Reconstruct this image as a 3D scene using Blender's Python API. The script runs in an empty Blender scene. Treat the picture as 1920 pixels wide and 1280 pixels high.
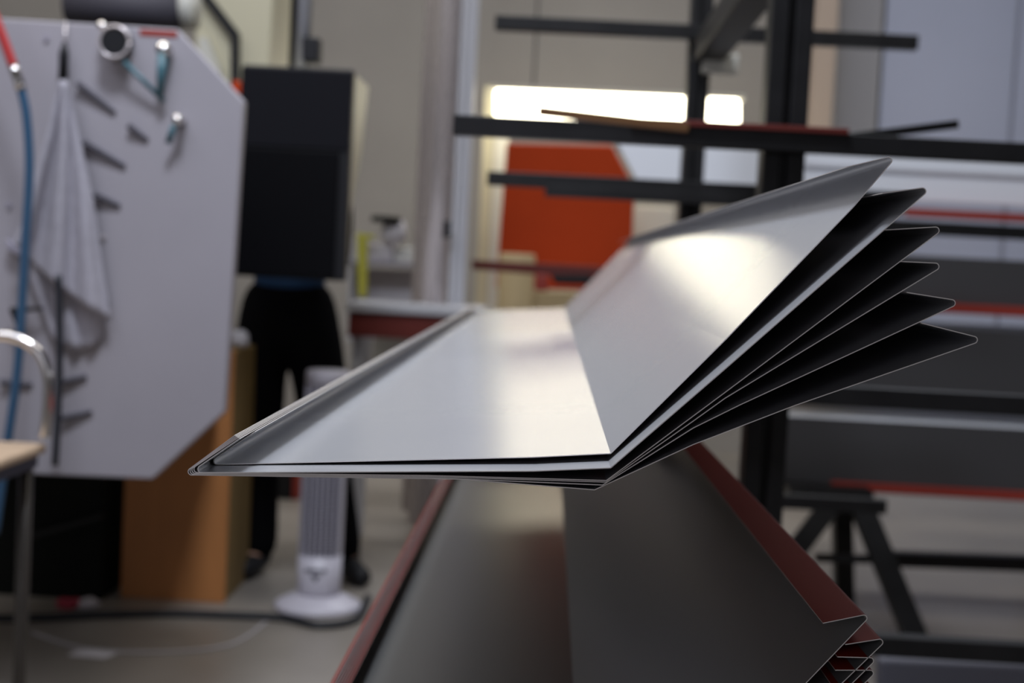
import bpy, bmesh, math, random
from mathutils import Vector, Matrix
random.seed(7)
SC = bpy.context.scene
COL = SC.collection
PI = math.pi

# ------------------------------------------------------------------ camera
EYE = Vector((0.0, 0.0, 1.2))
FPX = 2667.0
YAW = math.radians(1.37)
PITCH = math.radians(-3.2)
ROLL = math.radians(3.0)
CAM_M = (Matrix.Translation(EYE) @ Matrix.Rotation(YAW, 4, 'Z') @ Matrix.Rotation(PI/2 + PITCH, 4, 'X')
         @ Matrix.Rotation(ROLL, 4, 'Z'))
cd = bpy.data.cameras.new('camera')
cam = bpy.data.objects.new('camera', cd)
COL.objects.link(cam)
cam.matrix_world = CAM_M
cd.sensor_width = 36.0
cd.lens = FPX/1920*36.0
cd.clip_start = 0.05
cd.dof.use_dof = True
cd.dof.focus_distance = 0.93
cd.dof.aperture_fstop = 6.3
SC.camera = cam

# ------------------------------------------------------------------ world, light, exposure
w = bpy.data.worlds.new('world'); SC.world = w
w.use_nodes = True
w.node_tree.nodes['Background'].inputs[0].default_value = (0.62, 0.70, 0.85, 1)
w.node_tree.nodes['Background'].inputs[1].default_value = 0.25
SC.view_settings.view_transform = 'Standard'
SC.view_settings.look = 'None'
SC.view_settings.gamma = 1
SC.view_settings.use_curve_mapping = False
SC.view_settings.exposure = 0.0

def area(name, loc, rot, sx, sy, power, col):
    l = bpy.data.lights.new(name, 'AREA'); l.shape = 'RECTANGLE'; l.size = sx; l.size_y = sy
    l.energy = power; l.color = col
    o = bpy.data.objects.new(name, l); COL.objects.link(o)
    o.location = loc; o.rotation_euler = rot
    return o
# rows of tube fittings under the hall ceiling
for i, (x, y) in enumerate([(-3.0, 3.4), (0.2, 3.4), (-3.0, 7.2), (0.4, 7.2)]):
    area('ceiling_tube_light', (x, y, 4.35), (0, 0, 0), 3.0, 0.30, 34, (1.0, 0.96, 0.88))
# daylight coming through the big roof window ahead plus added fills, one of them behind the camera
area('roof_window_daylight', (0.6, 7.6, 5.6), (math.radians(-35), 0, 0), 5.0, 1.6, 90, (0.78, 0.86, 1.0))
area('overhead_cool_light', (-0.58, 1.7, 4.3), (0, 0, 0), 0.7, 0.7, 122, (0.80, 0.87, 1.0))
area('overhead_cool_light', (-2.1, 0.9, 4.3), (math.radians(25), 0, 0), 2.2, 2.2, 52, (0.82, 0.86, 1.0))  # unseen fill added to light the left machine plate, not a known skylight
area('rear_fill', (-1.2, -2.5, 1.9), (math.radians(86), 0, math.radians(-2)), 2.4, 1.6, 15, (0.82, 0.84, 1.0))  # unseen fill added behind the camera, no gate stands there

# ------------------------------------------------------------------ helpers
def P(px, py, d):
    """World point seen at pixel (px,py) of the 1920x1280 photo, at world depth Y = d."""
    v = CAM_M.to_3x3() @ Vector(((px-960)/FPX, (640-py)/FPX, -1.0))
    return EYE + v*(d/v.y)
def PF(px, py, z=0.0):
    v = CAM_M.to_3x3() @ Vector(((px-960)/FPX, (640-py)/FPX, -1.0))
    return EYE + v*((z-EYE.z)/v.z)

def mat(name, col, rough=0.6, metal=0.0, emit=None, es=0.0, noise=0.0, nscale=8.0, bump=0.0, bscale=60.0, spec=0.5,
        rnoise=0.0, stretch=None, aniso=0.0):
    m = bpy.data.materials.new(name); m.use_nodes = True
    nt = m.node_tree; b = nt.nodes['Principled BSDF']
    b.inputs['Base Color'].default_value = (*col, 1)
    b.inputs['Roughness'].default_value = rough
    b.inputs['Metallic'].default_value = metal
    b.inputs['Specular IOR Level'].default_value = spec
    tc = nt.nodes.new('ShaderNodeTexCoord')
    src = tc.outputs['Object']
    if stretch:
        mp = nt.nodes.new('ShaderNodeMapping'); mp.inputs['Scale'].default_value = stretch
        nt.links.new(src, mp.inputs['Vector']); src = mp.outputs['Vector']
    if noise:
        n = nt.nodes.new('ShaderNodeTexNoise'); n.inputs['Scale'].default_value = nscale; n.inputs['Detail'].default_value = 5
        nt.links.new(src, n.inputs['Vector'])
        r = nt.nodes.new('ShaderNodeValToRGB')
        r.color_ramp.elements[0].position = 0.3; r.color_ramp.elements[1].position = 0.7
        r.color_ramp.elements[0].color = (*[c*(1-noise) for c in col], 1)
        r.color_ramp.elements[1].color = (*[min(1, c*(1+noise)) for c in col], 1)
        nt.links.new(n.outputs['Fac'], r.inputs['Fac']); nt.links.new(r.outputs['Color'], b.inputs['Base Color'])
    if rnoise:
        n = nt.nodes.new('ShaderNodeTexNoise'); n.inputs['Scale'].default_value = nscale*2; n.inputs['Detail'].default_value = 4
        nt.links.new(src, n.inputs['Vector'])
        mr = nt.nodes.new('ShaderNodeMapRange')
        mr.inputs['To Min'].default_value = rough-rnoise; mr.inputs['To Max'].default_value = rough+rnoise
        nt.links.new(n.outputs['Fac'], mr.inputs['Value']); nt.links.new(mr.outputs['Result'], b.inputs['Roughness'])
    if bump:
        n = nt.nodes.new('ShaderNodeTexNoise'); n.inputs['Scale'].default_value = bscale; n.inputs['Detail'].default_value = 3
        nt.links.new(src, n.inputs['Vector'])
        bp = nt.nodes.new('ShaderNodeBump'); bp.inputs['Strength'].default_value = bump; bp.inputs['Distance'].default_value = 0.002
        nt.links.new(n.outputs['Fac'], bp.inputs['Height']); nt.links.new(bp.outputs['Normal'], b.inputs['Normal'])
    if emit:
        b.inputs['Emission Color'].default_value = (*emit, 1); b.inputs['Emission Strength'].default_value = es
    return m

M = {
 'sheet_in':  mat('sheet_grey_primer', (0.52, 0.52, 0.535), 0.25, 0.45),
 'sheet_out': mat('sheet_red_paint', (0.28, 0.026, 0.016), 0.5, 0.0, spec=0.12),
 'sheet_dark': mat('sheet_dark_paint', (0.02, 0.018, 0.02), 0.5, 0.0),
 'cut_edge':  mat('sheet_cut_edge', (0.85, 0.80, 0.76), 0.45, 0.3),
 'black_steel': mat('black_painted_steel', (0.011, 0.0105, 0.011), 0.45, 0.0, spec=0.3, noise=0.25, nscale=14, bump=0.2, bscale=120),
 'floor':     mat('floor_concrete', (0.265, 0.235, 0.205), 0.38, 0.0, noise=0.22, nscale=1.3, rnoise=0.08, bump=0.1, bscale=25),
 'wall':      mat('wall_plaster', (0.33, 0.31, 0.29), 0.85, noise=0.05, nscale=2),
 'wall_dim':  mat('wall_side_plaster', (0.33, 0.32, 0.31), 0.85, noise=0.05, nscale=2),
 'ceiling':   mat('ceiling_panels', (0.42, 0.41, 0.39), 0.9),
 'door_blue': mat('pale_blue_panel', (0.59, 0.63, 0.80), 0.6, noise=0.03, nscale=1),
 'grey_plate': mat('machine_grey_enamel', (0.35, 0.325, 0.35), 0.5, noise=0.04, nscale=3),
 'black':     mat('black_enamel', (0.009, 0.009, 0.011), 0.55, spec=0.3),
 'screen':    mat('dark_screen_glass', (0.002, 0.002, 0.003), 0.5, spec=0.1),
 'cream':     mat('cream_enamel', (0.62, 0.58, 0.42), 0.45),
 'galv':      mat('galvanised_steel', (0.66, 0.60, 0.60), 0.28, 0.5, rnoise=0.05, nscale=6, stretch=(3, 3, .4)),
 'alu':       mat('aluminium_profile', (0.50, 0.50, 0.54), 0.42, 0.0),
 'chrome':    mat('chrome_tube', (0.75, 0.72, 0.70), 0.14, 1.0),
 'wood':      mat('plywood_seat', (0.50, 0.36, 0.24), 0.5, noise=0.12, nscale=9, stretch=(1, 12, 12)),
 'carton':    mat('orange_brown_board', (0.50, 0.20, 0.06), 0.6, noise=0.1, nscale=3, stretch=(6, 6, 1)),
 'carton_side': mat('brown_board_edge', (0.28, 0.18, 0.06), 0.7, noise=0.1, nscale=5),
 'timber':    mat('timber_bearer', (0.42, 0.28, 0.14), 0.7, noise=0.2, nscale=8, stretch=(1, 10, 10)),
 'white_pl':  mat('white_plastic', (0.62, 0.59, 0.66), 0.38),
 'grille':    mat('fan_grille_grey', (0.30, 0.28, 0.34), 0.5),
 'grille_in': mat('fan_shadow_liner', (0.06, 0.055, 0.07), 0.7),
 'logo':      mat('printed_mark', (0.03, 0.03, 0.05), 0.6),
 'red_hose':  mat('red_rubber', (0.42, 0.03, 0.03), 0.4),
 'blue_hose': mat('blue_rubber', (0.03, 0.085, 0.16), 0.4),
 'black_rubber': mat('black_rubber', (0.012, 0.014, 0.02), 0.5),
 'cloth':     mat('grey_towel', (0.38, 0.36, 0.40), 0.95, noise=0.06, nscale=40, bump=0.6, bscale=300),
 'teal':      mat('teal_plastic', (0.05, 0.13, 0.16), 0.4),
 'orange':    mat('orange_tarpaulin', (0.52, 0.055, 0.010), 0.8, spec=0.2, noise=0.06, nscale=3),
 'red_paint': mat('red_painted_steel', (0.30, 0.03, 0.018), 0.5),
 'dark_red':  mat('dark_red_steel', (0.13, 0.014, 0.008), 0.5),
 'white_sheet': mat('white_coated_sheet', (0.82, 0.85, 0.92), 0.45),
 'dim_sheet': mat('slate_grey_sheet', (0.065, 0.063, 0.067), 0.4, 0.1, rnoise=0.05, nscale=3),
 'lamp_glow': mat('fluorescent_diffuser', (0.9, 0.88, 0.7), 0.5, emit=(1.0, 0.92, 0.70), es=9.5),
 'lamp_case': mat('lamp_white_case', (0.65, 0.64, 0.58), 0.5),
 'yellow':    mat('yellow_strap', (0.55, 0.52, 0.06), 0.6),
 'kraft':     mat('kraft_paper', (0.52, 0.40, 0.22), 0.7),
 'paper':     mat('white_paper', (0.60, 0.57, 0.60), 0.7),
 'trouser':   mat('black_work_cloth', (0.004, 0.004, 0.005), 0.95, spec=0.05),
 'blue_cloth': mat('blue_shirt_cloth', (0.015, 0.055, 0.14), 0.9),
 'skin':      mat('skin', (0.50, 0.29, 0.20), 0.55),
 'hair':      mat('dark_hair', (0.03, 0.02, 0.015), 0.7),
 'beige': mat('beige_pillar_paint', (0.50, 0.40, 0.33), 0.8),
 'brown': mat('brown_edge_paint', (0.16, 0.07, 0.02), 0.6),
 'pit': mat('matt_black_housing', (0.008, 0.009, 0.008), 0.8, spec=0.15),
 'bluegrey': mat('blue_grey_metal', (0.12, 0.12, 0.15), 0.5),
 'bronze': mat('dark_bronze_tube', (0.06, 0.052, 0.045), 0.35, 0.3),
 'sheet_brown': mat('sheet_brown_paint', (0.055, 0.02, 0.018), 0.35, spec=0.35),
 'sheet_in_shaded': mat('sheet_grey_primer_shaded', (0.23, 0.23, 0.225), 0.28, 0.35),  # same grey primer, darkened to put the lower stack's shade into the colour
 'pale_grey': mat('pale_grey_wall_paint', (0.47, 0.46, 0.48), 0.8),
 'pink':      mat('pink_plastic', (0.45, 0.05, 0.08), 0.5),
}

def tag(o, label=None, cat=None, group=None, kind=None):
    if label: o['label'] = label
    if cat: o['category'] = cat
    if group: o['group'] = group
    if kind: o['kind'] = kind
    return o
def empty(name, loc, label, cat, group=None):
    o = bpy.data.objects.new(name, None); COL.objects.link(o); o.location = loc
    o.empty_display_size = 0.05
    return tag(o, label, cat, group)
def link(name, bm, mats, parent=None, smooth=False, bevel=0.0):
    me = bpy.data.meshes.new(name)
    bmesh.ops.recalc_face_normals(bm, faces=bm.faces)
    bm.to_mesh(me); bm.free()
    if not isinstance(mats, (list, tuple)): mats = [mats]
    for m in mats: me.materials.append(M[m] if isinstance(m, str) else m)
    if smooth:
        for p in me.polygons: p.use_smooth = True
    o = bpy.data.objects.new(name, me); COL.objects.link(o)
    if parent:
        o.parent = parent
        o.matrix_parent_inverse = Matrix.Translation(-parent.location)
    if bevel:
        md = o.modifiers.new('bevel', 'BEVEL'); md.width = bevel; md.segments = 2; md.limit_method = 'ANGLE'
    return o
def ball(name, bm, mats, parent=None):   # smooth with auto sharp edges
    o = link(name, bm, mats, parent, True)
    return o
def NB(): return bmesh.new()
def box(bm, a, b, rot=None, piv=None, mi=0):
    x0, y0, z0 = a; x1, y1, z1 = b
    vs = [Vector((x, y, z)) for z in (z0, z1) for y in (y0, y1) for x in (x0, x1)]
    if rot is not None:
        c = Vector(piv) if piv is not None else sum(vs, Vector())/8
        vs = [rot @ (v-c) + c for v in vs]
    v = [bm.verts.new(p) for p in vs]
    for f in ((0, 1, 3, 2), (4, 6, 7, 5), (0, 4, 5, 1), (2, 3, 7, 6), (0, 2, 6, 4), (1, 5, 7, 3)):
        bm.faces.new([v[i] for i in f]).material_index = mi
    return bm
def cbox(bm, c, s, rot=None, mi=0):
    return box(bm, [c[i]-s[i]/2 for i in range(3)], [c[i]+s[i]/2 for i in range(3)], rot, c, mi)
def prism(bm, pts, d, th, mi=0):
    """outline (pixels) at depth d, extruded away from the camera by th metres."""
    a = [P(x, y, d) for x, y in pts]
    return wprism(bm, a, Vector((0, th, 0)), mi)
def wprism(bm, a, off, mi=0):
    v0 = [bm.verts.new(p) for p in a]; v1 = [bm.verts.new(p+off) for p in a]
    n = len(a)
    bm.faces.new(v0).material_index = mi
    bm.faces.new(v1[::-1]).material_index = mi
    for i in range(n):
        bm.faces.new((v0[i], v0[(i+1) % n], v1[(i+1) % n], v1[i])).material_index = mi
    return bm
def tube(bm, pts, r, n=12, cap=True, mi=0):
    pts = [Vector(p) for p in pts]
    rs = r if isinstance(r, (list, tuple)) else [r]*len(pts)
    rings = []; up = None
    for i, p in enumerate(pts):
        t = (pts[min(i+1, len(pts)-1)]-pts[max(i-1, 0)]).normalized()
        if up is None: up = t.orthogonal().normalized()
        up = (up - t*up.dot(t)).normalized(); s = t.cross(up)
        rings.append([bm.verts.new(p + (up*math.cos(2*PI*k/n) + s*math.sin(2*PI*k/n))*rs[i]) for k in range(n)])
    for a, b in zip(rings, rings[1:]):
        for k in range(n):
            bm.faces.new((a[k], a[(k+1) % n], b[(k+1) % n], b[k])).material_index = mi
    if cap:
        bm.faces.new(rings[0][::-1]).material_index = mi; bm.faces.new(rings[-1]).material_index = mi
    return bm
def smoothpath(pts, k=8):
    pts = [Vector(p) for p in pts]; out = []
    for i in range(len(pts)-1):
        p0 = pts[max(i-1, 0)]; p1 = pts[i]; p2 = pts[i+1]; p3 = pts[min(i+2, len(pts)-1)]
        for j in range(k):
            t = j/k
            out.append(0.5*((2*p1)+(-p0+p2)*t+(2*p0-5*p1+4*p2-p3)*t*t+(-p0+3*p1-3*p2+p3)*t**3))
    out.append(pts[-1]); return out
def lathe(bm, prof, c, n=32, mi=0, sy=1.0):
    rings = [[bm.verts.new((c[0]+r*math.cos(2*PI*k/n), c[1]+r*sy*math.sin(2*PI*k/n), c[2]+z)) for k in range(n)] for r, z in prof]
    for a, b in zip(rings, rings[1:]):
        for k in range(n): bm.faces.new((a[k], a[(k+1) % n], b[(k+1) % n], b[k])).material_index = mi
    bm.faces.new(rings[0][::-1]); bm.faces.new(rings[-1])
    return bm
def disc(bm, c, r, t, n=24, mi=0):          # coin facing the camera (axis Y)
    return tube(bm, [Vector(c), Vector(c)+Vector((0, t, 0))], r, n, True, mi)

# ------------------------------------------------------------------ room shell
BACK = 9.5
def struct(name, bm, m): return tag(link(name, bm, m), kind='structure')
struct('floor', box(NB(), (-6, -3, -0.1), (7, BACK, 0)), 'floor')
struct('wall_back', box(NB(), (-6, BACK, 0), (7, BACK+0.15, 6)), 'wall')
struct('wall_left', box(NB(), (-6.15, -3, 0), (-6, BACK, 6)), 'wall_dim')
struct('wall_right', box(NB(), (7, -3, 0), (7.15, BACK, 6)), 'wall_dim')
struct('wall_front', box(NB(), (-6, -3.15, 0), (7, -3, 6)), 'wall_dim')
struct('ceiling', box(NB(), (-6, -3, 6), (7, BACK, 6.1)), 'ceiling')

# ------------------------------------------------------------------ folded sheet profiles
def section(pts, tips, d, r=0.0022):
    w_ = []
    for x, y in pts:
        p = P(x, y, d); w_.append(Vector((p.x, p.z)))
    out = [w_[0]]
    for i in range(1, len(w_)-1):
        a, b, c = w_[i-1], w_[i], w_[i+1]
        rr = r if i in tips else 0.0006
        u = (a-b).normalized(); v = (c-b).normalized()
        ang = u.angle(v)
        if ang > math.radians(172): out.append(b); continue
        t = min(rr/math.tan(ang/2), 0.45*min((a-b).length, (c-b).length))
        rr = t*math.tan(ang/2)
        cen = b + (u+v).normalized()*(rr/math.sin(ang/2))
        p0 = b+u*t; p1 = b+v*t
        a0 = math.atan2(*(p0-cen).yx); a1 = math.atan2(*(p1-cen).yx)
        da = (a1-a0+PI) % (2*PI)-PI
        n = 8 if i in tips else 3
        for k in range(n+1):
            an = a0+da*k/n; out.append(cen+Vector((math.cos(an), math.sin(an)))*rr)
    out.append(w_[-1])
    return out
def profile_sheet(pts, tips, d, length, outer, label, group, inner='sheet_in', drop=0.0, th=0.00055):
    s = section(pts, tips, d)
    n = len(s); inn = []; ou = []
    for i in range(n):
        a = s[max(i-1, 0)]; b = s[min(i+1, n-1)]
        t = (b-a).normalized(); nl = Vector((-t.y, t.x))
        inn.append(s[i]+nl*th/2); ou.append(s[i]-nl*th/2)
    bm = NB(); segs = 12
    base = Vector((s[len(s)//2].x, 0, min(p.y for p in s)))
    I = []; O = []
    for k in range(segs+1):
        y = d+length*k/segs; dz = -drop*(y-d)
        I.append([bm.verts.new((p.x, y, p.y+dz)) for p in inn]); O.append([bm.verts.new((p.x, y, p.y+dz)) for p in ou])
    for k in range(segs):
        for i in range(n-1):
            bm.faces.new((I[k][i], I[k][i+1], I[k+1][i+1], I[k+1][i])).material_index = 0
            bm.faces.new((O[k][i], O[k+1][i], O[k+1][i+1], O[k][i+1])).material_index = 1
        for i in (0, n-1):
            bm.faces.new((I[k][i], O[k][i], O[k+1][i], I[k+1][i])).material_index = 2
    for k in (0, segs):
        for i in range(n-1):
            bm.faces.new((I[k][i], O[k][i], O[k][i+1], I[k][i+1])).material_index = 2
    o = link('folded_sheet_profile', bm, [inner, outer, 'cut_edge'])
    return tag(o, label, 'sheet metal', group)

S = [
 ([(478, 809), (385, 871), (1000, 857), (1145, 850), (1360, 637), (1600, 388), (1684, 290), (1588, 313)], (1, 6),
  'topmost folded sheet of the upper stack, bright grey inner face catching the lamp'),
 ([(449, 822), (356, 886), (1000, 883), (1145, 877), (1360, 691), (1751, 349), (1655, 362)], (1, 5),
  'second folded sheet from the top of the upper stack, thin strip of its face lit'),
 ([(446, 820.5), (349, 885.5), (800, 891), (1137, 900.5), (1360, 735), (1776, 424), (1660, 431)], (1, 5),
  'third folded sheet from the top of the upper stack'),
 ([(444, 819), (346, 887), (800, 893), (1136, 903.5), (1300, 789), (1360, 746), (1776, 494), (1688, 490)], (1, 6),
  'fourth folded sheet from the top of the upper stack, its return edge almost level'),
 ([(442, 817.5), (343, 888.5), (800, 895), (1130, 909), (1300, 802), (1387, 759), (1807, 565), (1700, 548)], (1, 6),
  'fifth folded sheet from the top of the upper stack, second from the bottom'),
 ([(440, 816), (340, 890), (860, 898), (1115, 918), (1300, 833), (1490, 760), (1849, 636), (1726, 605)], (1, 6),
  'lowest and widest opened folded sheet of the upper stack'),
]
for (pts, tips, lb), YS in zip(S, (0.90, 0.870, 0.886, 0.89, 0.892, 0.895)):
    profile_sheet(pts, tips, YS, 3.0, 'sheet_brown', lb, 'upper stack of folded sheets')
YL = 0.97
nums = ['topmost', 'second', 'third', 'fourth', 'fifth', 'sixth', 'seventh']
LT = [((1637, 1149), (1543, 1168)), ((1667, 1195), (1585, 1208)), ((1646, 1233), (1570, 1231)), ((1646, 1256), (1566, 1256)),
      ((1642, 1281), (1560, 1285)), ((1640, 1305), (1558, 1309)), ((1640, 1330), (1558, 1334))]
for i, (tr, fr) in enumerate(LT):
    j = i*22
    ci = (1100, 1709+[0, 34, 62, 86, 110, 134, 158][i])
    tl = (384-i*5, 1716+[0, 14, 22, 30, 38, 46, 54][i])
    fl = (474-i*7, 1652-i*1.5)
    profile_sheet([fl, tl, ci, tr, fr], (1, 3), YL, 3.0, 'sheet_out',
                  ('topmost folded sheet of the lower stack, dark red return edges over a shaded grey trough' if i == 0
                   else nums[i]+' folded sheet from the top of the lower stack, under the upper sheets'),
                  'lower stack of folded sheets', 'sheet_in_shaded', drop=0.012)

# ------------------------------------------------------------------ steel storage rack (posts with double arms)
ARM_Z = [1.89, 1.44, 0.99, 0.54]
def rack_upright(px, d, label, sc=1.0):
    c = P(px, 515, d); X = c.x
    t = empty('rack_upright', (X, d, 0), label, 'rack', 'uprights of the black storage rack')
    bm = NB(); hw = 0.038*sc
    # post of two channels with a groove between
    box(bm, (X-hw, d, 0), (X-0.006, d+0.07, 2.6)); box(bm, (X+0.006, d, 0), (X+hw, d+0.07, 2.6))
    box(bm, (X-0.0059, d+0.012, 0), (X+0.0059, d+0.058, 2.6))
    link('post', bm, 'black_steel', t, bevel=0.003)
    bm = NB(); box(bm, (X-0.55, d-0.02, 0), (X+0.55, d+0.09, 0.08)); link('foot', bm, 'black_steel', t, bevel=0.004)
    for z in ARM_Z:
        bm = NB(); h = 0.018 if sc == 1 else 0.0205
        box(bm, (X-0.60, d-0.041, z-h), (X+0.62, d-0.001, z+h))
        link('arm', bm, 'black_steel', t, bevel=0.002)
    return X
X1 = rack_upright(1457, 2.6, 'near black steel rack upright with level arms reaching both ways')
X2 = rack_upright(1288, 4.2, 'far thinner looking black steel rack upright behind the near one', 0.85)
# longitudinal top beam
bm = NB(); box(bm, (X1-0.03, 2.672, 1.80), (X1+0.05, 4.155, 1.875))
tag(link('rack_tie_beam', bm, 'black_steel', bevel=0.003), 'black steel tie beam running overhead between the two rack uprights', 'beam')
bm = NB(); tube(bm, [(X1-0.30, 2.62, 0.955), (X1-0.05, 2.62, 0.72)], 0.014)
tag(link('arm_brace', bm, 'black_steel'), 'slanting black brace under the rack arm beside the near upright', 'brace')
for d, ss, lb in ((2.6, X1, 'near'), (4.2, X2, 'far')):
    for z, zt, st in ((0.99, 1.052, 'upper'), (0.54, 0.62, 'lower')):
        if d > 3.9: continue
        bm = NB(); box(bm, (-0.22, d-0.05, z+0.0185), (0.12, d, zt))
        tag(link('timber_bearer', bm, 'timber', bevel=0.002), f'timber bearer on the {lb} rack arm under the {st} sheet stack', 'timber')
# loose lengths lying on the arms
def strip(name, a, b, d, d2, wth, m, label, cat, th=0.02):
    A = P(*a, d); B = P(*b, d2)
    bm = NB(); r = (B-A); L = r.length; rot = r.to_track_quat('X', 'Z').to_matrix()
    cbox(bm, (A+B)/2, (L, th, wth), rot)
    return tag(link(name, bm, m, bevel=0.001), label, cat)
strip('angle_strip', (1010, 208), (1290, 240), 2.50, 2.52, 0.015, 'brown', 'thin brown strip lying aslant on the near rack arm in front of the lamp', 'strip')
strip('angle_strip', (1180, 226), (1590, 247), 2.56, 2.56, 0.010, 'dark_red', 'thin dark red strip lying flat along the near rack arm', 'strip')
strip('angle_strip', (1560, 262), (1793, 233), 2.66, 2.72, 0.016, 'black_steel', 'short black bar tilting up to the right behind the near rack arm', 'bar')
strip('flat_bar', (1022, 357), (1430, 378), 4.143, 4.143, 0.034, 'black_steel', 'black flat bar clamped along the front of the far rack arm', 'bar', 0.03)
# bracket under the tie beam at far post
bm = NB(); cbox(bm, P(1350, 120, 4.12), (0.10, 0.05, 0.055)); tag(link('junction_box', bm, 'lamp_case', bevel=0.004), 'small grey box fixed beside the head of the far rack upright', 'box')

# ------------------------------------------------------------------ low fluorescent lamp by the rear wall
t = empty('fluorescent_lamp', P(1155, 200, 8.0), 'long glowing warm white fluorescent lamp above the orange tarpaulin', 'lamp')
bm = prism(NB(), [(928, 167), (1270, 176), (1387, 186), (1387, 234), (1270, 228), (928, 224)], 7.95, 0.06)
link('diffuser', bm, 'lamp_glow', t, bevel=0.02)
bm = prism(NB(), [(920, 158), (1396, 178), (1396, 186), (920, 166)], 7.92, 0.2); link('housing', bm, 'lamp_case', t)
for x in (1000, 1320):
    bm = tube(NB(), [P(x, 165, 8.0), P(x, 165, 8.0)+Vector((0, 0, 3.85))], 0.006, 6); link('cable', bm, 'black_rubber', t)

# ------------------------------------------------------------------ things by the rear wall
bm = prism(NB(), [(950, 268), (1148, 272), (1190, 350), (1185, 470), (1180, 545), (930, 540), (938, 420)], 7.5, 0.05)
tag(link('orange_tarpaulin', bm, 'orange', bevel=0.01), 'orange red tarpaulin panel hanging below the lamp', 'tarpaulin')
for x0, x1, m, lb in ((896, 916, 'cream', 'narrow cream upright beside the galvanised column'), (918, 944, 'lamp_case', 'pale upright board touching the orange tarpaulin')):
    bm = prism(NB(), [(x0+14, 160), (x1+14, 161), (x1-18, 872), (x0-18, 871)], 8.3, 0.06)
    tag(link('upright_board', bm, m), lb, 'board')
bm = prism(NB(), [(1190, 385), (1265, 388), (1240, 905), (1164, 901)], 8.1, 0.2)
tag(link('cream_cupboard', bm, 'lamp_case', bevel=0.01), 'tall cream cupboard to the right of the orange tarpaulin', 'cupboard')
c = P(968, 520, 7.2)
bm = lathe(NB(), [(0.09, -c.z), (0.092, -c.z+0.02), (0.092, 0.11), (0.085, 0.12), (0.03, 0.12)], c)
tag(ball('paper_roll', bm, 'kraft'), 'upright roll of brown kraft paper in front of the orange tarpaulin', 'roll')
bm = prism(NB(), [(1000, 545), (1085, 548), (1065, 932), (985, 928)], 7.25, 0.22)
tag(link('carton', bm, 'kraft', bevel=0.005), 'brown cardboard carton beside the upright paper roll', 'carton')
bm = prism(NB(), [(885, 487), (1130, 500), (1130, 524), (885, 505)], 6.6, 0.08)
tag(link('red_beam', bm, 'dark_red', bevel=0.004), 'dark red steel beam crossing in front of the tarpaulin and paper roll', 'beam')
bm = prism(NB(), [(1032, 515), (1110, 515), (1110, 534), (1040, 532)], 6.5, 0.08)
tag(link('beam_clamp', bm, 'black', bevel=0.004), 'black clamp hanging under the dark red beam', 'clamp')
c = P(1016, 530, 6.5)
tag(link('red_block', cbox(NB(), c, (0.06, 0.06, 0.075)), 'red_paint', bevel=0.006), 'small red block under the dark red beam', 'block')

# galvanised column and aluminium post
bm = NB(); c = P(826, 300, 6.1)
lathe(bm, [(0.068, 0), (0.068, 5.9)], (c.x, c.y, 0.05), 28)
tag(ball('duct_pipe', bm, 'galv'), 'shiny galvanised vertical duct pipe in the middle of the hall', 'duct')
bm = NB(); c = P(800, 300, 6.4); lathe(bm, [(0.04, 0), (0.04, 5.9)], (c.x, c.y, 0.05), 20)
tag(ball('duct_pipe', bm, 'galv'), 'thinner vertical pipe tucked behind the left of the galvanised duct', 'duct')
c = P(868, 300, 6.0)
t = empty('aluminium_post', (c.x, c.y, 0), 'pale aluminium post with grooves right of the galvanised duct', 'post')
bm = NB(); 
for k in (-1, 0, 1): box(bm, (c.x+k*0.025-0.009, c.y-0.02, 0), (c.x+k*0.025+0.009, c.y+0.03, 5.9))
box(bm, (c.x-0.03, c.y-0.008, 0), (c.x+0.03, c.y+0.02, 5.9))
link('profile_bar', bm, 'alu', t, bevel=0.002)
bm = cbox(NB(), P(838, 430, 5.9), (0.03, 0.03, 0.07)); link('switch', bm, 'black', t, bevel=0.003)

# white topped bench with dark red frame
bx0, bx1 = P(648, 576, 5.6).x, P(905, 590, 5.6).x
zt = P(760, 572, 5.6).z
t = empty('workbench', ((bx0+bx1)/2, 5.8, 0), 'workbench with white top and dark red frame behind the sheet stack', 'workbench')
link('worktop', box(NB(), (bx0, 5.6, zt-0.035), (bx1, 6.05, zt)), 'alu', t, bevel=0.004)
link('frame_rail', box(NB(), (bx0+0.01, 5.62, zt-0.135), (bx1, 5.68, zt-0.036)), 'dark_red', t, bevel=0.003)
for x in (bx0+0.02, bx1-0.03):
    for y in (5.70, 6.0): link('leg', box(NB(), (x, y-0.02, 0), (x+0.04, y+0.02, zt-0.036)), 'alu', t, bevel=0.003)
link('back_panel', box(NB(), (bx0+0.07, 6.0, 0.35), (bx1-0.08, 6.03, zt-0.14)), 'lamp_case', t)
# clutter on a wall shelf behind the bench
t = empty('wall_shelf', P(735, 560, 6.9), 'pale shelf unit with panels between the black pendant and the duct', 'shelf')
link('shelf_board', prism(NB(), [(655, 488), (790, 494), (790, 501), (655, 495)], 6.9, 0.3), 'grille', t, bevel=0.003)
link('back_panel', prism(NB(), [(668, 502), (780, 506), (776, 640), (664, 636)], 7.1, 0.03), 'paper', t)
link('shelf_upright', prism(NB(), [(655, 440), (661, 440), (657, 640), (651, 640)], 6.9, 0.3), 'alu', t)
bm = prism(NB(), [(668, 436), (702, 440), (702, 447), (689, 447), (687, 556), (672, 556)], 6.85, 0.02)
tag(link('yellow_strap', bm, 'yellow', bevel=0.003), 'yellow strap hanging over the wall shelf right of the black pendant', 'strap')
def box_px(name, p, d, th, m, label, cat, bev=0.008):
    return tag(link(name, prism(NB(), p, d, th), m, bevel=bev), label, cat)
box_px('white_carton', [(690, 455), (735, 457), (735, 491), (690, 489)], 6.95, 0.2, 'paper', 'white box on the wall shelf below the black cap', 'box')
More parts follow.
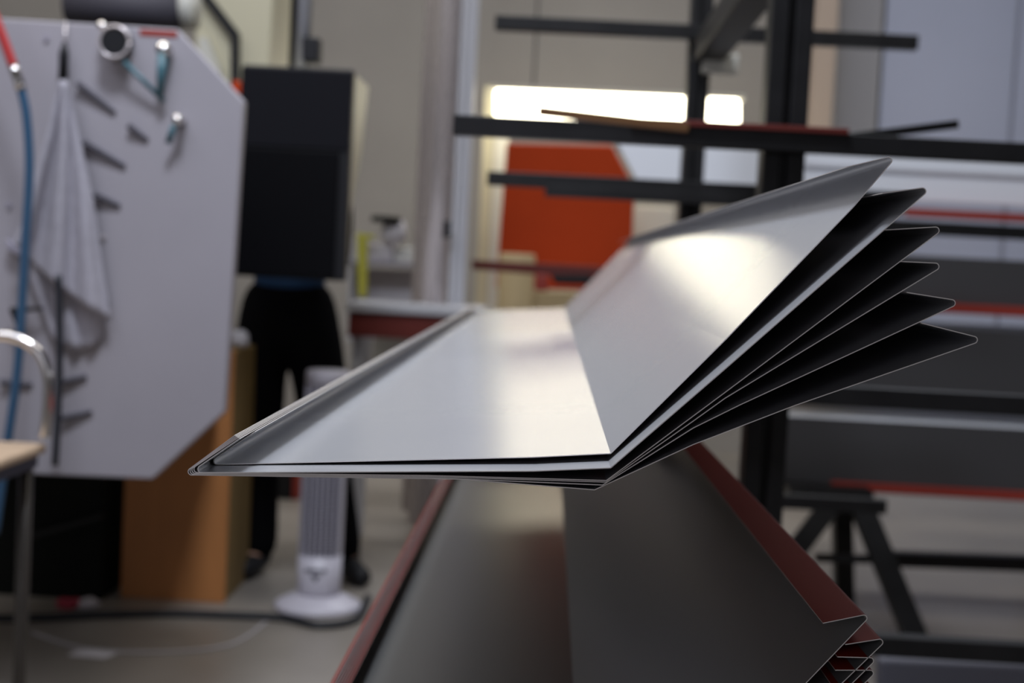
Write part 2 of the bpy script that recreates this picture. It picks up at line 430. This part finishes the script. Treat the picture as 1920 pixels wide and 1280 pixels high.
box_px('white_carton', [(738, 462), (775, 464), (775, 492), (738, 491)], 7.0, 0.2, 'lamp_case', 'yellowish white box at the right end of the wall shelf', 'box')
bm = lathe(NB(), [(0.02, -.07), (0.055, -.05), (0.065, 0), (0.05, 0.045), (0.02, 0.065)], P(738, 432, 6.95), 20)
tag(ball('white_helmet', bm, 'paper'), 'round white bulging item above the shelf boxes', 'container')
bm = lathe(NB(), [(0.07, -0.014), (0.075, 0), (0.07, 0.014)], P(724, 411, 6.9), 20)
tag(ball('round_tin', bm, 'pit'), 'flat black tin on the round white container', 'tin')

# right: beige pillar and pale blue sliding door
struct('trim_1', box(NB(), (P(1520, 200, 8.9).x, 8.9, 0), (P(1560, 200, 8.9).x, 9.1, 6)), 'beige')
struct('trim_2', box(NB(), (P(1566, 200, 9.3).x, 9.3, 0), (P(1650, 200, 9.3).x, 9.45, 6)), 'pale_grey')
x0 = P(1655, 150, 9.2).x
bm = NB()
for k in range(4):
    box(bm, (x0+k*0.88, 9.3, 0), (x0+k*0.88+0.85, 9.36, 4.6))
    box(bm, (x0+k*0.88+0.85, 9.33, 0), (x0+k*0.88+0.88, 9.35, 4.6), mi=1)
o = struct('door_1', bm, ['door_blue', 'alu'])

# ------------------------------------------------------------------ second rack behind at the right with long sheets
D2 = 5.2
RX = 3.6
def tray(pl, pr, hpx, d, depth, m, label, name='long_sheet_tray', lip=0.02, slant=0, group='long sheet trays stored behind the rack'):
    """a long shallow folded tray running along X, front lip turned down"""
    A = P(*pl, d); B = P(*pr, d); z0 = (A.z+B.z)/2; h = hpx*d/FPX
    xa, xb = A.x, max(B.x, RX)
    bm = NB()
    sec = [(0, z0-h), (0.012, z0-h), (0.014, z0-0.012), (depth, z0-0.012), (depth, z0), (0.0, z0)]
    v0 = [bm.verts.new((xa+(slant*(z0-z)/h if slant else 0), d+y, z)) for y, z in sec]
    v1 = [bm.verts.new((xb, d+y, z)) for y, z in sec]
    bm.faces.new(v0); bm.faces.new(v1[::-1])
    for i in range(6): bm.faces.new((v0[i], v0[(i+1) % 6], v1[(i+1) % 6], v1[i]))
    return tag(link(name, bm, m, bevel=0.003), label, 'sheet metal', group)
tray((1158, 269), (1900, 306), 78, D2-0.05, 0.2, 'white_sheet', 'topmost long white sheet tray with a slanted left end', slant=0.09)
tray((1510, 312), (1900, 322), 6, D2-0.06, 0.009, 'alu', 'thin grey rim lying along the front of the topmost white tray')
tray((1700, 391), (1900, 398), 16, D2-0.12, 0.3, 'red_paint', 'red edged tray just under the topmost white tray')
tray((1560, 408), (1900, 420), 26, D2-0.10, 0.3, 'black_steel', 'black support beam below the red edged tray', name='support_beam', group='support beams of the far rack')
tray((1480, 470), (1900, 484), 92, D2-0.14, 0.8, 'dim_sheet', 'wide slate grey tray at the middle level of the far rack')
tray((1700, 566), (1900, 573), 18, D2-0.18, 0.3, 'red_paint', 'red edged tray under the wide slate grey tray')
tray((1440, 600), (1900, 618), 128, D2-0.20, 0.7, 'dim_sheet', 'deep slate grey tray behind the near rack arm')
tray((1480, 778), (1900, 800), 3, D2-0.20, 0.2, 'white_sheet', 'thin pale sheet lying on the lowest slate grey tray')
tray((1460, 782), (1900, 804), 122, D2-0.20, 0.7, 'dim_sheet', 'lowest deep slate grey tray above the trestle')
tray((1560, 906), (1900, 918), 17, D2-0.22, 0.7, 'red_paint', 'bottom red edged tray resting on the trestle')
# trestle
c = P(1565, 930, 4.9)
ft = PF(1590, 1150)
t = empty('trestle', (c.x, 4.95, 0), 'black steel A shaped trestle under the long trays behind the near upright', 'trestle')
link('top_bar', prism(NB(), [(1480, 915), (1640, 922), (1638, 948), (1480, 942)], 4.85, 0.2), 'black_steel', t, bevel=0.004)
def leg(a, b, d0, d1, r):
    A = P(*a, d0); B = P(*b, d1); k = (A.z-0.0)/(A.z-B.z); B = A+(B-A)*k
    return link('leg', tube(NB(), [A, B], r, 4), 'black_steel', t)
leg((1560, 942), (1470, 1060), 4.87, 4.7, 0.05); leg((1578, 942), (1583, 1150), 4.95, 5.1, 0.046); leg((1612, 942), (1704, 1165), 4.87, 4.75, 0.052)
link('stretcher', prism(NB(), [(1530, 1040), (1660, 1044), (1660, 1058), (1530, 1054)], 4.85, 0.04), 'black_steel', t, bevel=0.003)
bm = prism(NB(), [(1640, 1035), (2300, 1058), (2300, 1086), (1640, 1062)], 5.3, 0.06)
tag(link('floor_rail', bm, 'black_steel', bevel=0.003), 'black low rail along the foot of the far rack', 'rail')
for px in (2100, 2350):
    cc = P(px, 1000, 5.36)
    t2 = empty('rack_stand', (cc.x, 5.36, 0), 'black stand carrying the far trays beyond the right edge', 'stand', 'stands of the far rack')
    link('post', box(NB(), (cc.x-0.03, 6.15, 0), (cc.x+0.03, 6.21, 1.45)), 'black_steel', t2, bevel=0.003)
box_px('dark_carton', [(1650, 1236), (2100, 1256), (2100, 1420), (1650, 1400)], 3.4, 0.06, 'bluegrey', 'blue grey metal case on the floor below the lowest rack arm', 'case')

# ------------------------------------------------------------------ machine plate on the left
DP = 3.4
t = empty('machine_side_cover', (P(200, 500, DP).x, DP, P(200, 880, DP).z), 'large grey machine side cover plate with cut corners at the left', 'machine')
bm = prism(NB(), [(-400, 12), (0, 34), (332, 54), (457, 190), (421, 772), (285, 898), (85, 890), (-400, 860)], DP, 0.035)
link('plate', bm, 'grey_plate', t, bevel=0.004)
bm = prism(NB(), [(-400, 690), (200, 700), (188, 1145), (-400, 1118)], 4.66, 0.5)
link('under_housing', bm, 'pit', t, bevel=0.01)
bm = prism(NB(), [(60, 1000), (190, 965), (190, 972), (60, 1010)], 4.62, 0.03); link('lever', bm, 'black_steel', t)
link('rear_body', prism(NB(), [(-400, 40), (150, 70), (190, 150), (190, 700), (190, 860), (-400, 840)], DP+0.036, 1.2), 'black', t)
link('red_sticker', prism(NB(), [(262, 54), (332, 58), (332, 70), (262, 66)], DP-0.002, 0.001), 'red_paint', t)
for px, py in ((86, 72), (16, 385), (192, 445)):
    link('bolt', disc(NB(), P(px, py, DP-0.006), 0.006, 0.006, 8), 'galv' if py == 445 else 'grille', t)
# pegs
for i, (a, b) in enumerate([((145, 156), (215, 211)), ((240, 235), (276, 262)), ((156, 266), (234, 312)), ((176, 364), (224, 386)),
                            ((108, 718), (162, 706)), ((112, 785), (172, 772)), ((0, 716), (60, 722))]):
    A = P(*a, DP-0.014); B = P(*b, DP-0.003)
    link('tool_peg', tube(NB(), [A, B], [0.0075, 0.0055], 8), 'grille_in', t)
# tools hanging
bm = NB(); c = P(214, 78, DP-0.05)
tt = empty('angle_gauge', c, 'round dark dial gauge with silver knob near the top of the grey cover', 'gauge')
link('dial', disc(bm, c, 0.034, 0.045, 24), 'black', tt, bevel=0.004)
link('rim', tube(NB(), [c+Vector((0.036*math.cos(a*PI/12), 0.0, 0.036*math.sin(a*PI/12))) for a in range(25)], 0.004, 8), 'galv', tt, True)
link('knob', disc(NB(), P(190, 48, DP-0.05), 0.010, 0.03, 12), 'chrome', tt, True)
link('arm', tube(NB(), [P(232, 115, DP-0.04), P(308, 190, DP-0.02)], 0.006, 8), 'teal', tt, True)
tt = empty('ring_spanner', P(300, 90, DP-0.03), 'teal handled tool hanging upright right of the dial gauge', 'tool')
link('head', disc(NB(), P(305, 92, DP-0.04), 0.016, 0.03, 16), 'chrome', tt, True)
link('handle', tube(NB(), [P(305, 100, DP-0.03), P(300, 178, DP-0.03)], [0.013, 0.008], 10), 'teal', tt, True)
tt = empty('hook', P(327, 226, DP-0.03), 'short silver hook with dark stem below the teal handled tool', 'hook')
link('hook_head', disc(NB(), P(331, 224, DP-0.05), 0.011, 0.05, 12), 'chrome', tt, True)
link('stem', tube(NB(), [P(327, 234, DP-0.04), P(315, 268, DP-0.03)], 0.008, 8), 'teal', tt, True)
# towel with black clip
tt = empty('clip_hanger', P(120, 115, DP-0.03), 'black clip holding the grey towel on the machine cover', 'clip')
link('clip_body', tube(NB(), [P(121, 78, DP-0.03), P(120, 100, DP-0.03), P(118, 152, DP-0.03)], [0.004, 0.012, 0.011], 10), 'black', tt, True)
link('clip_hook', tube(NB(), [P(123, 40, DP-0.005), P(122, 80, DP-0.03)], 0.003, 6), 'galv', tt, True)
bm = NB()
rows, cols = 26, 40
left = [(112, 150), (92, 240), (60, 350), (42, 420), (25, 455)]; right = [(126, 150), (150, 260), (176, 380), (192, 500), (208, 602)]
def lerp(pl, t_):
    s = t_*(len(pl)-1); i = min(int(s), len(pl)-2); f = s-i
    return (pl[i][0]*(1-f)+pl[i+1][0]*f, pl[i][1]*(1-f)+pl[i+1][1]*f)
grid = []
for r_ in range(rows+1):
    v = r_/rows; a = lerp(left, v); b = lerp(right, v); row = []
    for c_ in range(cols+1):
        u = c_/cols
        x = a[0]*(1-u)+b[0]*u; y = a[1]*(1-u)+b[1]*u
        if v > 0.8: y += math.sin(u*PI)*14*(v-0.8)/0.2
        fold = math.sin(u*PI*5.2+v*1.2)*0.016*min(1, v*1.6)+math.sin(u*11+2)*0.005
        row.append(bm.verts.new(P(x, y, DP-0.045-fold)))
    grid.append(row)
for r_ in range(rows):
    for c_ in range(cols): bm.faces.new((grid[r_][c_], grid[r_][c_+1], grid[r_+1][c_+1], grid[r_+1][c_]))
o = tag(link('hanging_towel', bm, 'cloth', None, True), 'pale grey towel hanging gathered from a black clip on the grey cover', 'towel')
md = o.modifiers.new('solid', 'SOLIDIFY'); md.thickness = 0.004
# second fold of the towel behind
bm = NB(); grid = []
left = [(60, 440), (55, 520), (100, 640)]; right = [(170, 440), (205, 560), (190, 640)]
for r_ in range(13):
    v = r_/12; a = lerp(left, v); b = lerp(right, v)
    grid.append([bm.verts.new(P(a[0]*(1-k/20)+b[0]*k/20, a[1]*(1-k/20)+b[1]*k/20+math.sin(k/20*PI)*18*v, DP-0.012-0.006*math.sin(k*0.9))) for k in range(21)])
for r_ in range(12):
    for c_ in range(20): bm.faces.new((grid[r_][c_], grid[r_][c_+1], grid[r_+1][c_+1], grid[r_+1][c_]))
o2 = link('towel_fold', bm, 'cloth', o, True)
md = o2.modifiers.new('solid', 'SOLIDIFY'); md.thickness = 0.003
# air hose
DH = DP-0.14
t = empty('air_hose', P(45, 400, DH), 'air hose with red top, silver coupling and long blue length at the left edge', 'hose')
link('red_section', tube(NB(), smoothpath([P(-60, -60, DH), P(-20, 10, DH), P(5, 70, DH), P(25, 125, DH)], 6), 0.0115, 12), 'red_hose', t, True)
bm = tube(NB(), [P(24, 122, DH), P(28, 134, DH), P(34, 150, DH), P(40, 168, DH)], [0.011, 0.013, 0.012, 0.014], 12)
link('coupling', bm, 'chrome', t, True)
link('blue_section', tube(NB(), smoothpath([P(39, 164, DH), P(50, 220, DH), P(55, 320, DH), P(48, 450, DH), P(42, 560, DH), P(32, 700, DH), P(14, 830, DH), P(-10, 1000, DH)], 8), 0.0105, 12), 'blue_hose', t, True)
bm = tube(NB(), smoothpath([P(109, 515, DP-0.06), P(112, 620, DP-0.06), P(110, 740, DP-0.06), P(103, 872, DP-0.06)], 6), 0.0085, 10)
tag(link('black_rod', bm, 'black_rubber', None, True), 'thin black cable hanging straight down below the towel', 'cable')
t = empty('spring_clamp', P(35, 600, DP-0.04), 'dark spring clamp on the grey cover behind the blue hose', 'clamp')
link('jaw', tube(NB(), [P(20, 582, DP-0.03), P(80, 578, DP-0.03)], [0.008, 0.004], 8), 'black_steel', t)
link('grip', tube(NB(), [P(28, 585, DP-0.03), P(38, 615, DP-0.03)], [0.012, 0.007], 8), 'black_steel', t)
box_px('wall_hook', [(10, 448), (40, 470), (60, 476), (40, 482), (14, 466)], DP-0.03, 0.03, 'grille', 'grey hook at the left edge of the towel', 'hook', 0.002)

# objects above the plate
t = empty('overhead_duct', P(240, 20, 4.6), 'dark horizontal machine duct above the grey cover plate', 'duct')
link('casing', tube(NB(), [P(128, 6, 4.6), P(360, 18, 4.6)], 0.065, 20), 'grille_in', t, True)
link('end_ring', tube(NB(), [P(344, 10, 4.55), P(368, 10, 4.55)], 0.075, 20), 'lamp_case', t, True)
t = empty('folding_machine', P(420, 60, 5.6), 'cream machine frame with dark slanting seams behind the cover plate', 'machine')
link('frame', prism(NB(), [(365, -120), (520, -120), (500, 230), (440, 240), (365, 140)], 5.6, 0.4), 'cream', t, bevel=0.01)
link('slanting_brace', prism(NB(), [(372, -10), (392, -10), (446, 60), (446, 190), (432, 190), (432, 70)], 5.55, 0.04), 'black', t)
link('panel', prism(NB(), [(372, 70), (388, 70), (412, 130), (412, 165), (372, 125)], 5.56, 0.03), 'lamp_case', t)
box_px('orange_knob_block', [(434, 150), (452, 152), (452, 178), (434, 174)], 5.0, 0.05, 'orange', 'small orange cap between the cover plate and the black pendant', 'cap')
bm = tube(NB(), [P(497, -60, 6.3), P(484, 118, 6.3)], 0.035, 12)
tag(link('cream_pipe', bm, 'cream', None, True), 'thin cream vertical pipe above the left corner of the black pendant', 'pipe')

# ------------------------------------------------------------------ black control pendant
DQ = 4.4
t = empty('control_pendant', P(555, 320, DQ+0.15), 'hanging black control cabinet with dark screen and cream side', 'control panel')
a = P(452, 122, DQ); b = P(656, 526, DQ)
z1 = P(555, 125, DQ).z; z0 = P(545, 522, DQ).z; xl = P(447, 320, DQ).x; xr = P(654, 320, DQ).x
bm = box(NB(), (xl, DQ, z0), (xr, DQ+0.06, z1)); link('front_cover', bm, 'black', t, bevel=0.006)
zm = P(650, 400, DQ).z
bm = NB(); v0 = [Vector((xl+0.004, y, z)) for y, z in ((DQ+0.061, z0+0.02), (DQ+0.061, z1-0.004), (DQ+0.38, z1-0.004), (DQ+0.28, zm+0.2), (DQ+0.09, zm), (DQ+0.08, z0+0.02))]
wprism(bm, v0, Vector((xr-0.005-xl, 0, 0))); link('side_case', bm, 'cream', t, bevel=0.004)
zs = P(545, 280, DQ).z
bm = box(NB(), (xl+0.006, DQ-0.012, z0+0.008), (xr-0.03, DQ-0.0005, zs)); link('screen', bm, 'screen', t, bevel=0.003)
bm = box(NB(), (xl-0.002, DQ-0.006, zs+0.006), (xr+0.002, DQ-0.0005, z1-0.01)); link('hood', bm, mat('hood_charcoal', (0.009, 0.009, 0.012), 0.8, spec=0.1), t, bevel=0.003)
pc = P(555, 120, DQ+0.12)
link('hanger_tube', tube(NB(), [Vector((pc.x-0.012, pc.y, z1-0.006)), Vector((pc.x-0.012, pc.y, 4.0))], 0.012, 12), 'black_steel', t, True)
link('hanger_tube', tube(NB(), [Vector((pc.x+0.02, pc.y, z1-0.006)), Vector((pc.x+0.02, pc.y, 4.0))], 0.024, 14), 'alu', t, True)
link('joint_box', prism(NB(), [(566, 68), (598, 70), (597, 116), (566, 114)], DQ+0.05, 0.07), 'black', t, bevel=0.005)

# ------------------------------------------------------------------ orange brown board cabinet
fx0, fx1 = PF(196, 1142), PF(432, 1148)
cz = P(440, 655, 4.75).z
t = empty('board_cabinet', ((fx0.x+fx1.x)/2, 4.75, 0), 'tall orange brown board cabinet on the floor under the grey cover', 'cabinet')
link('front_panel', box(NB(), (fx0.x, 4.72, 0.0), (P(430, 900, 4.72).x, 4.735, cz)), 'carton', t, bevel=0.002)
link('body', box(NB(), (fx0.x+0.004, 4.7355, 0.0), (P(430, 900, 4.72).x-0.002, 5.10, cz-0.004)), 'carton_side', t, bevel=0.002)
bm = NB(); c = P(455, 648, 4.9)
for k in range(7):
    an = k*0.9; rr = 0.035
    bmesh.ops.create_icosphere(bm, subdivisions=2, radius=0.022+0.006*(k % 3),
        matrix=Matrix.Translation((c.x-0.035+rr*math.cos(an), c.y+rr*math.sin(an), cz+0.018+0.012*(k % 2))))
o = tag(link('crumpled_bag', bm, 'paper', None, True), 'crumpled white plastic bag on top of the brown cabinet', 'bag')
# toolbox on the floor behind
t = empty('toolbox', PF(520, 935), 'low black toolbox with red end on the floor behind the cabinet', 'toolbox')
p = PF(520, 935)
link('case', box(NB(), (p.x-0.09, p.y, 0), (p.x+0.07, p.y+0.2, 0.14)), 'black', t, bevel=0.008)
link('end_panel', box(NB(), (p.x+0.0705, p.y, 0), (p.x+0.10, p.y+0.2, 0.14)), 'red_paint', t, bevel=0.005)

# ------------------------------------------------------------------ tower fan
f0 = PF(596, 1138); FX, FY = f0.x, f0.y
zf = P(612, 694, FY).z
t = empty('tower_fan', (FX, FY, 0), 'white tower fan with round base standing on the floor', 'fan')
bm = lathe(NB(), [(0.145, 0.0), (0.150, 0.008), (0.140, 0.020), (0.10, 0.040), (0.07, 0.050), (0.045, 0.052)], (FX, FY, 0), 48)
link('base', bm, 'white_pl', t, True)
R = 0.074; zb = 0.052
zg0 = P(600, 1036, FY).z; zg1 = zf-0.05
link('lower_housing', lathe(NB(), [(R*0.95, zb), (R, zb+0.01), (R, zg0)], (FX, FY, 0), 40), 'white_pl', t, True)
link('top_cap', lathe(NB(), [(R, zg1), (R, zf-0.008), (R*0.93, zf), (0.01, zf+0.001)], (FX, FY, 0), 40), 'white_pl', t, True)
link('inner_column', lathe(NB(), [(R*0.86, zg0), (R*0.86, zg1)], (FX, FY, 0), 32), 'grille_in', t, True)
bm = NB(); n = int((zg1-zg0)/0.0115)
for k in range(n):
    z = zg0+(k+0.5)*(zg1-zg0)/n
    pts = [Vector((FX+R*math.cos(a), FY+R*math.sin(a), z)) for a in [PI+0.5+(PI-1.0)*q/16 for q in range(17)]]
    tube(bm, pts, 0.0028, 4)
link('grille_slats', bm, 'grille', t)
bm = NB()
for q in range(9):
    a = PI+0.55+(PI-1.1)*q/8; tube(bm, [Vector((FX+R*1.01*math.cos(a), FY+R*1.01*math.sin(a), zg0)), Vector((FX+R*1.01*math.cos(a), FY+R*1.01*math.sin(a), zg1))], 0.0022, 4)
link('grille_bars', bm, 'white_pl', t)
bm = NB()
for side in (0, 1):
    a0, a1 = (PI*0.0-0.62, PI+0.62)
rows_ = []
arc = [(-0.5+ (PI+1.0)*q/28) for q in range(29)]
for z in (zg0, zg1): rows_.append([bm.verts.new((FX+R*math.cos(a), FY+R*math.sin(a), z)) for a in arc])
rin = [[bm.verts.new((FX+R*.9*math.cos(a), FY+R*.9*math.sin(a), z)) for a in arc] for z in (zg0, zg1)]
for k in range(28):
    bm.faces.new((rows_[0][k], rows_[0][k+1], rows_[1][k+1], rows_[1][k])); bm.faces.new((rin[0][k], rin[1][k], rin[1][k+1], rin[0][k+1]))
for k in (0, 28): bm.faces.new((rows_[0][k], rows_[1][k], rin[1][k], rin[0][k]))
link('rear_shell', bm, 'white_pl', t, True)
bm = NB(); lp = P(592, 1070, FY-R)
for k, wd in enumerate((7, 5, 6, 5, 7)):
    cbox(bm, (lp.x-0.030+k*0.0145, FY-R-0.0005+0.002*abs(k-2), lp.z), (0.011, 0.002, 0.012))
wprism(bm, [Vector((lp.x-0.016, FY-R-0.001, lp.z-0.014)), Vector((lp.x+0.016, FY-R-0.001, lp.z-0.014)), Vector((lp.x, FY-R-0.001, lp.z-0.038))], Vector((0, 0.002, 0)))
link('printed_mark', bm, 'logo', t)

# hose and litter on the floor
def fl(px, py, z=0.012): return PF(px, py, z)
bm = tube(NB(), smoothpath([fl(-80, 1160), fl(60, 1158), fl(200, 1152), fl(330, 1150), (fl(430, 1153)), fl(530, 1158), fl(600, 1172), fl(668, 1160), fl(690, 1120)], 8), 0.013, 10)
tag(link('floor_cable', bm, 'black_rubber', None, True), 'thick dark cable running along the floor past the cabinet and fan', 'cable')
bm = tube(NB(), smoothpath([fl(60, 1185, .004), fl(160, 1215, .004), fl(300, 1222, .004), fl(430, 1208, .004), fl(500, 1165, .004)], 8), 0.004, 6)
tag(link('thin_rope', bm, 'paper', None, True), 'thin pale rope curving over the floor in front of the cabinet', 'rope')
p = PF(172, 1226)
bm = wprism(NB(), [Vector((p.x+dx, p.y+dy, 0.0005)) for dx, dy in ((-.06, -.03), (.05, -.04), (.07, .02), (.01, .04), (-.05, .03))], Vector((0, 0, 0.002)))
tag(link('paper_scrap', bm, 'paper'), 'white paper scrap lying flat on the floor', 'paper')
for px, m, lb in ((130, 'pink', 'small pink wrapper beside the dark floor cable'), (165, 'paper', 'crumpled white wrapper left of the brown cabinet foot')):
    bm = NB(); p = PF(px, 1140)
    bmesh.ops.create_icosphere(bm, subdivisions=2, radius=0.03, matrix=Matrix.Translation((p.x, p.y, 0.018)) @ Matrix.Diagonal((1.3, 1, .6, 1)))
    for v in bm.verts: v.co += Vector([random.uniform(-.006, .006) for _ in range(3)])
    tag(link('crumpled_wrapper', bm, m), lb, 'litter')

# ------------------------------------------------------------------ tubular stool at left edge
DC = 2.9
t = empty('tube_stool', (P(20, 850, DC).x, DC, 0), 'tall stool with bent chrome tube back and plywood seat at the left edge', 'stool')
sz = P(20, 868, DC).z
tr_ = 0.011
pts = [P(84, 820, DC+.12), P(90, 760, DC+.12), P(90, 705, DC+.12), P(72, 660, DC+.12), P(35, 636, DC+.12), P(-5, 630, DC+.12), P(-80, 640, DC+.12), P(-130, 690, DC+.12), P(-140, 830, DC+.12)]
pts = smoothpath(pts, 8)
link('back_tube', tube(NB(), pts, 0.0125, 14), 'chrome', t, True)
pl_ = [P(-200, 848, DC), P(-30, 900, DC-.28), P(94, 826, DC+.14)]
s0 = P(94, 830, DC+.12); seat_r = s0.x
bm = NB(); box(bm, (seat_r-0.34, DC-.22, sz), (seat_r-0.02, DC+.16, sz+0.022)); link('seat', bm, 'wood', t, bevel=0.008)
bm = NB(); box(bm, (seat_r-0.33, DC-.20, sz-0.03), (seat_r-0.035, DC+.15, sz-0.001)); link('seat_frame', bm, mat('navy_frame', (0.03, 0.03, 0.07), 0.5), t, bevel=0.004)
for lx, ly, sx_ in ((seat_r-0.05, DC-0.12, 0.0), (seat_r-0.05, DC+.12, 0.0), (seat_r-0.32, DC-.12, 0), (seat_r-0.32, DC+.12, 0)):
    link('leg', tube(NB(), [(lx, ly, sz-0.03), (lx+sx_, ly, 0.0)], 0.015, 12), 'bronze', t, True)
link('foot_ring', box(NB(), (seat_r-0.33, DC-.13, 0.22), (seat_r-0.05, DC-.11, 0.24)), 'galv', t, bevel=0.003)

# ------------------------------------------------------------------ person behind the pendant
DB = 5.2
g = PF(560, 1085)
hip = P(560, 600, DB)
t = empty('person', (hip.x, DB, 0), 'person in black work clothes with blue shirt hem, legs apart, standing behind the black pendant', 'person')
def skin_mesh(name, verts, edges, m, sub=2, root=0):
    me = bpy.data.meshes.new(name)
    me.from_pydata([v[0] for v in verts], edges, []); me.update()
    o = bpy.data.objects.new(name, me); COL.objects.link(o)
    o.parent = t; o.matrix_parent_inverse = Matrix.Translation(-t.location)
    md = o.modifiers.new('skin', 'SKIN')
    sv = me.skin_vertices[0].data
    for i, v in enumerate(verts):
        r = v[1]; sv[i].radius = r if isinstance(r, tuple) else (r, r)
        sv[i].use_root = (i == root)
    md.use_smooth_shade = True
    s = o.modifiers.new('sub', 'SUBSURF'); s.levels = sub; s.render_levels = sub
    me.materials.append(M[m]); return o
hx = P(542, 560, DB).x
fl_ = P(484, 1062, DB); fr_ = P(668, 1070, DB)
kl = P(484, 830, DB-.03); kr = P(612, 830, DB-.03)
hl = Vector((hx-0.10, DB, 0.90)); hr = Vector((hx+0.10, DB, 0.90))
pel = Vector((hx, DB, 0.97)); wst = Vector((hx, DB, 1.10)); chest = Vector((hx, DB, 1.33)); neck = Vector((hx, DB, 1.50))
headc = Vector((hx, DB-.01, 1.62))
# one continuous body
V = [(pel, (0.11, .08)), (wst, (0.10, .075)), (chest, (0.14, .10)), (neck, .05), (headc+Vector((0, 0, -.05)), .065), (headc+Vector((0, 0, .04)), .085), (headc+Vector((0, 0, .09)), .05),
     (hl, .085), (kl, .055), (Vector((fl_.x, DB, 0.09)), .036), (Vector((fl_.x-.02, DB-.10, 0.04)), .03),
     (hr, .085), (kr, .055), (Vector((fr_.x-.04, DB, 0.09)), .036), (Vector((fr_.x+.00, DB-.06, 0.04)), .03)]
E = [(0, 1), (1, 2), (2, 3), (3, 4), (4, 5), (5, 6), (0, 7), (7, 8), (8, 9), (9, 10), (0, 11), (11, 12), (12, 13), (13, 14)]
arm_pts = {}
for s in (-1, 1):
    sh = Vector((hx+s*0.165, DB, 1.42)); el = Vector((hx+s*0.165, DB-.06, 1.13)); wr = Vector((hx+s*0.16, DB-.26, 1.25)); pm = Vector((hx+s*0.15, DB-.34, 1.28))
    i = len(V); V += [(sh, .055), (el, .042), (wr, .028), (pm, (.036, .02))]
    E += [(2, i), (i, i+1), (i+1, i+2), (i+2, i+3)]; arm_pts[s] = (sh, el, wr, pm)
    for k in range(4):      # fingers
        f0_ = pm+Vector(((k-1.5)*0.017, -.03, .004)); f1_ = f0_+Vector((0, -.028-.004*(k in (1, 2)), .008)); f2_ = f1_+Vector((0, -.018, -.016))
        j = len(V); V += [(f0_, .009), (f1_, .008), (f2_, .007)]; E += [(i+3, j), (j, j+1), (j+1, j+2)]
    j = len(V); V += [(pm+Vector((-s*.038, .0, .01)), .010), (pm+Vector((-s*.05, -.03, .014)), .008)]; E += [(i+3, j), (j, j+1)]
skin_mesh('body', V, E, 'skin')
V = [(Vector((hx, DB, 1.115)), (0.15, .12)), (pel+Vector((0, 0, 0.03)), (0.20, .13)), (pel+Vector((0, 0, -.06)), (.17, .12)),
     (hl, (.155, .14)), (kl, .085), (Vector((fl_.x, DB, 0.04)), .076),
     (hr, (.155, .14)), (kr, .085), (Vector((fr_.x-.04, DB, 0.04)), .076)]
skin_mesh('trousers', V, [(0, 1), (1, 2), (2, 3), (3, 4), (4, 5), (2, 6), (6, 7), (7, 8)], 'trouser')
V = [(Vector((hx, DB, 1.03)), (.17, .145)), (wst+Vector((0, 0, -.01)), (.13, .11)), (chest, (.16, .125)), (neck+Vector((0, 0, -.03)), .07)]
skin_mesh('shirt', V, [(0, 1), (1, 2), (2, 3)], 'blue_cloth')
V = [(wst+Vector((0, 0, .05)), (.16, .13)), (chest, (.18, .14)), (neck+Vector((0, 0, -.06)), .09)]
E = [(0, 1), (1, 2)]
for s in (-1, 1):
    sh, el, wr, pm = arm_pts[s]; i = len(V); V += [(sh, .075), (el, .062), (wr, .045)]; E += [(1, i), (i, i+1), (i+1, i+2)]
skin_mesh('jacket', V, E, 'trouser')
for f, dx in ((fl_, -.02), (fr_, .06)):
    x0 = f.x-(.04 if dx > 0 else 0)
    V = [(Vector((x0, DB+.01, .14)), .056), (Vector((x0, DB+.04, .05)), .05), (Vector((x0+dx*.6, DB-.07, .045)), .045), (Vector((x0+dx*1.6, DB-.17, .036)), .036)]
    skin_mesh('shoe', V, [(0, 1), (1, 2), (2, 3)], 'black')
bm = NB(); bmesh.ops.create_uvsphere(bm, u_segments=24, v_segments=16, radius=0.102, matrix=Matrix.Translation(headc+Vector((0, .018, .055))) @ Matrix.Diagonal((.88, 1, .85, 1)))
link('hair', bm, 'hair', t, True)
for s in (-1, 1):
    bm = NB(); bmesh.ops.create_uvsphere(bm, u_segments=10, v_segments=8, radius=0.011, matrix=Matrix.Translation(headc+Vector((s*.03, -.088, .03))))
    link('eye', bm, 'paper', t, True)
    bm = NB(); bmesh.ops.create_uvsphere(bm, u_segments=10, v_segments=8, radius=0.025, matrix=Matrix.Translation(headc+Vector((s*.088, 0, .01))) @ Matrix.Diagonal((.4, .8, 1.2, 1)))
    link('ear', bm, 'skin', t, True)
bm = NB(); tube(bm, [headc+Vector((0, -.085, .03)), headc+Vector((0, -.108, -.01)), headc+Vector((0, -.085, -.018))], [.008, .013, .008], 8); link('nose', bm, 'skin', t, True)
bm = NB(); tube(bm, [headc+Vector((-.022, -.078, -.045)), headc+Vector((0, -.084, -.047)), headc+Vector((.022, -.078, -.045))], .005, 6); link('mouth', bm, 'pink', t, True)
